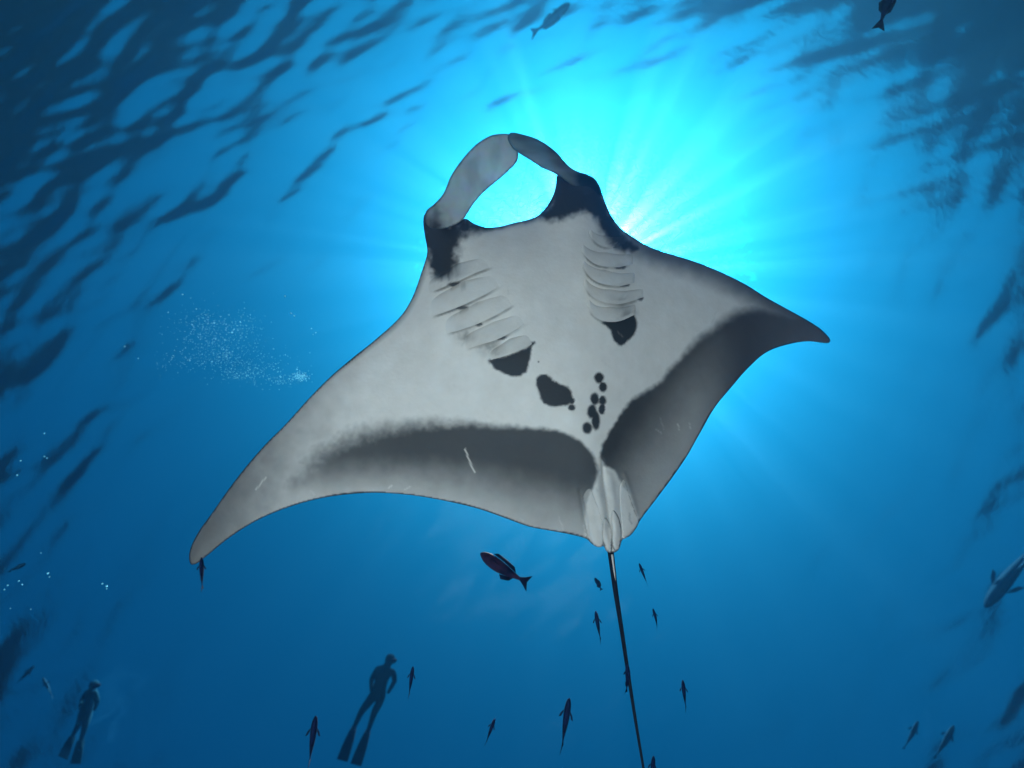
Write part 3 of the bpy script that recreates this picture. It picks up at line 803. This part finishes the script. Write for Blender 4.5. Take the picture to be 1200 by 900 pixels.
def shift(J, sx, sy, kx, ky, d, rot):
    c, s = math.cos(rot), math.sin(rot)
    o = {}
    for k, (x, y, dd) in J.items():
        u, v = (x - 442)*kx, (y - 812)*ky
        o[k] = (sx + c*u - s*v, sy + s*u + c*v, d + (dd - d0))
    return o
J0 = {'hip': (442,812,d0), 'waist': (444,801,d0), 'chest': (446,789,d0), 'neck': (448,778,d0), 'head': (449,772.5,d0), 'crown': (450,767,d0),
      'sh_l': (440,785,d0+.1), 'el_l': (434,795,d0+.2), 'ha_l': (432,806,d0-.08), 'fi_l': (432,812,d0-.15), 'sh_r': (453,785,d0-.1), 'el_r': (458,796,d0-.2), 'ha_r': (456,807,d0-.1), 'fi_r': (454,812,d0-.15),
      'hp_l': (438,817,d0), 'kn_l': (434,834,d0-.1), 'an_l': (427,851,d0+.15), 'to_l': (424,860,d0+.15), 'tip_l': (415,888,d0+.35),
      'hp_r': (446,817,d0), 'kn_r': (444,836,d0-.2), 'an_r': (441,855,d0-.2), 'to_r': (440,864,d0-.2), 'tip_r': (437,894,d0-.3)}
diver(shift(J0, 101, 832, .72, .78, 11.2, .14), 'faint far diver almost lost in the dark lower left', 'swimmers in the blue', SUIT_HAZED)

# ------------------------------------------------------------------ bubbles
m, nn, out = new_mat('air_bubble')
L = nn.links.new
gl = nn.nodes.new('ShaderNodeBsdfGlossy'); gl.inputs['Roughness'].default_value = .25; gl.inputs['Color'].default_value = (.45, .88, 1, 1)
tl = nn.nodes.new('ShaderNodeBsdfTranslucent'); tl.inputs['Color'].default_value = (.40, .85, 1, 1)
mx = nn.nodes.new('ShaderNodeMixShader'); mx.inputs[0].default_value = .7
L(gl.outputs[0], mx.inputs[1]); L(tl.outputs[0], mx.inputs[2]); L(mx.outputs[0], out.inputs['Surface'])
BUB = m
bmx = bmesh.new(); bmesh.ops.create_icosphere(bmx, subdivisions=1, radius=1.0)
bv = np.array([v.co[:] for v in bmx.verts]); bf = np.array([[v.index for v in f.verts] for f in bmx.faces])
bmx.free()
br = np.random.default_rng(5)
def bubble_mesh(name, P, R_):
    V = (bv[None]*R_[:, None, None] + P[:, None]).reshape(-1, 3)
    F = (bf[None] + (np.arange(len(P))*len(bv))[:, None, None]).reshape(-1, 3)
    return mesh_np(name, V, F)
clumps = [(250,395,42,26,420), (262,420,26,12,220), (300,425,40,14,200), (285,440,30,9,110), (352,441,9,4.5,150), (235,375,25,14,90), (210,425,35,12,70), (330,445,22,7,90), (285,385,26,18,110)]
px, py, rr_ = [], [], []
for cx, cy, sx_, sy_, n in clumps:
    px.append(br.normal(cx, sx_*.6, n)); py.append(br.normal(cy, sy_*.6, n)); rr_.append(.0021*np.exp(br.normal(0, .35, n))*(1.35 if sx_ < 10 else 1))
px, py, rr_ = map(np.concatenate, (px, py, rr_))
dd = br.uniform(3.6, 4.4, len(px))
cl = link('bubble_cloud', bubble_mesh('bubble_cloud', unproj(px, py, dd), rr_), BUB)
tag(cl, 'cloud of tiny glittering bubbles left of the manta', kind='stuff')
sing = [(146,406,.006),(162,420,.005),(214,345,.005),(230,362,.005),(197,366,.005),(334,347,.006),(341,367,.006),(345,370,.006),(365,385,.004),(370,390,.0045),(367,392,.004),(120,684,.006),(125,687,.008),(125,690,.005),(56,672,.0075),(58,676,.005),(22,681,.006),(26,685,.006),(9,686,.006),(5,691,.005),(52,535,.006),(55,537,.005),(20,557,.006),(24,540,.005),(52,508,.006),(12,713,.004),(36,714,.004),(48,648,.004)]
me0 = bubble_mesh('air_bubble', np.zeros((1, 3)), np.ones(1)); me0.materials.append(BUB)
for x, y, r in sing:
    o = bpy.data.objects.new('air_bubble', me0); col.objects.link(o)
    o.location = unproj(x, y, 3.4); o.scale = (r, r*1.0, r*.8)
    where = ('stray bright bubble between the bubble cloud and the left edge' if x < 180 and 380 < y < 430 else 'stray bright bubble on the upper rim of the bubble cloud' if y < 380 and x < 260
             else 'stray bubble between the bubble cloud and the wing front edge' if x > 300 else 'bubble in the small trio below left of the wing tip' if 100 < x < 140
             else 'small bubble near the left edge at mid height' if y < 600 else 'small bubble near the left edge in the lower water')
    tag(o, where, 'bubble', where.replace('stray ', '').replace('bubble', 'bubbles', 1))
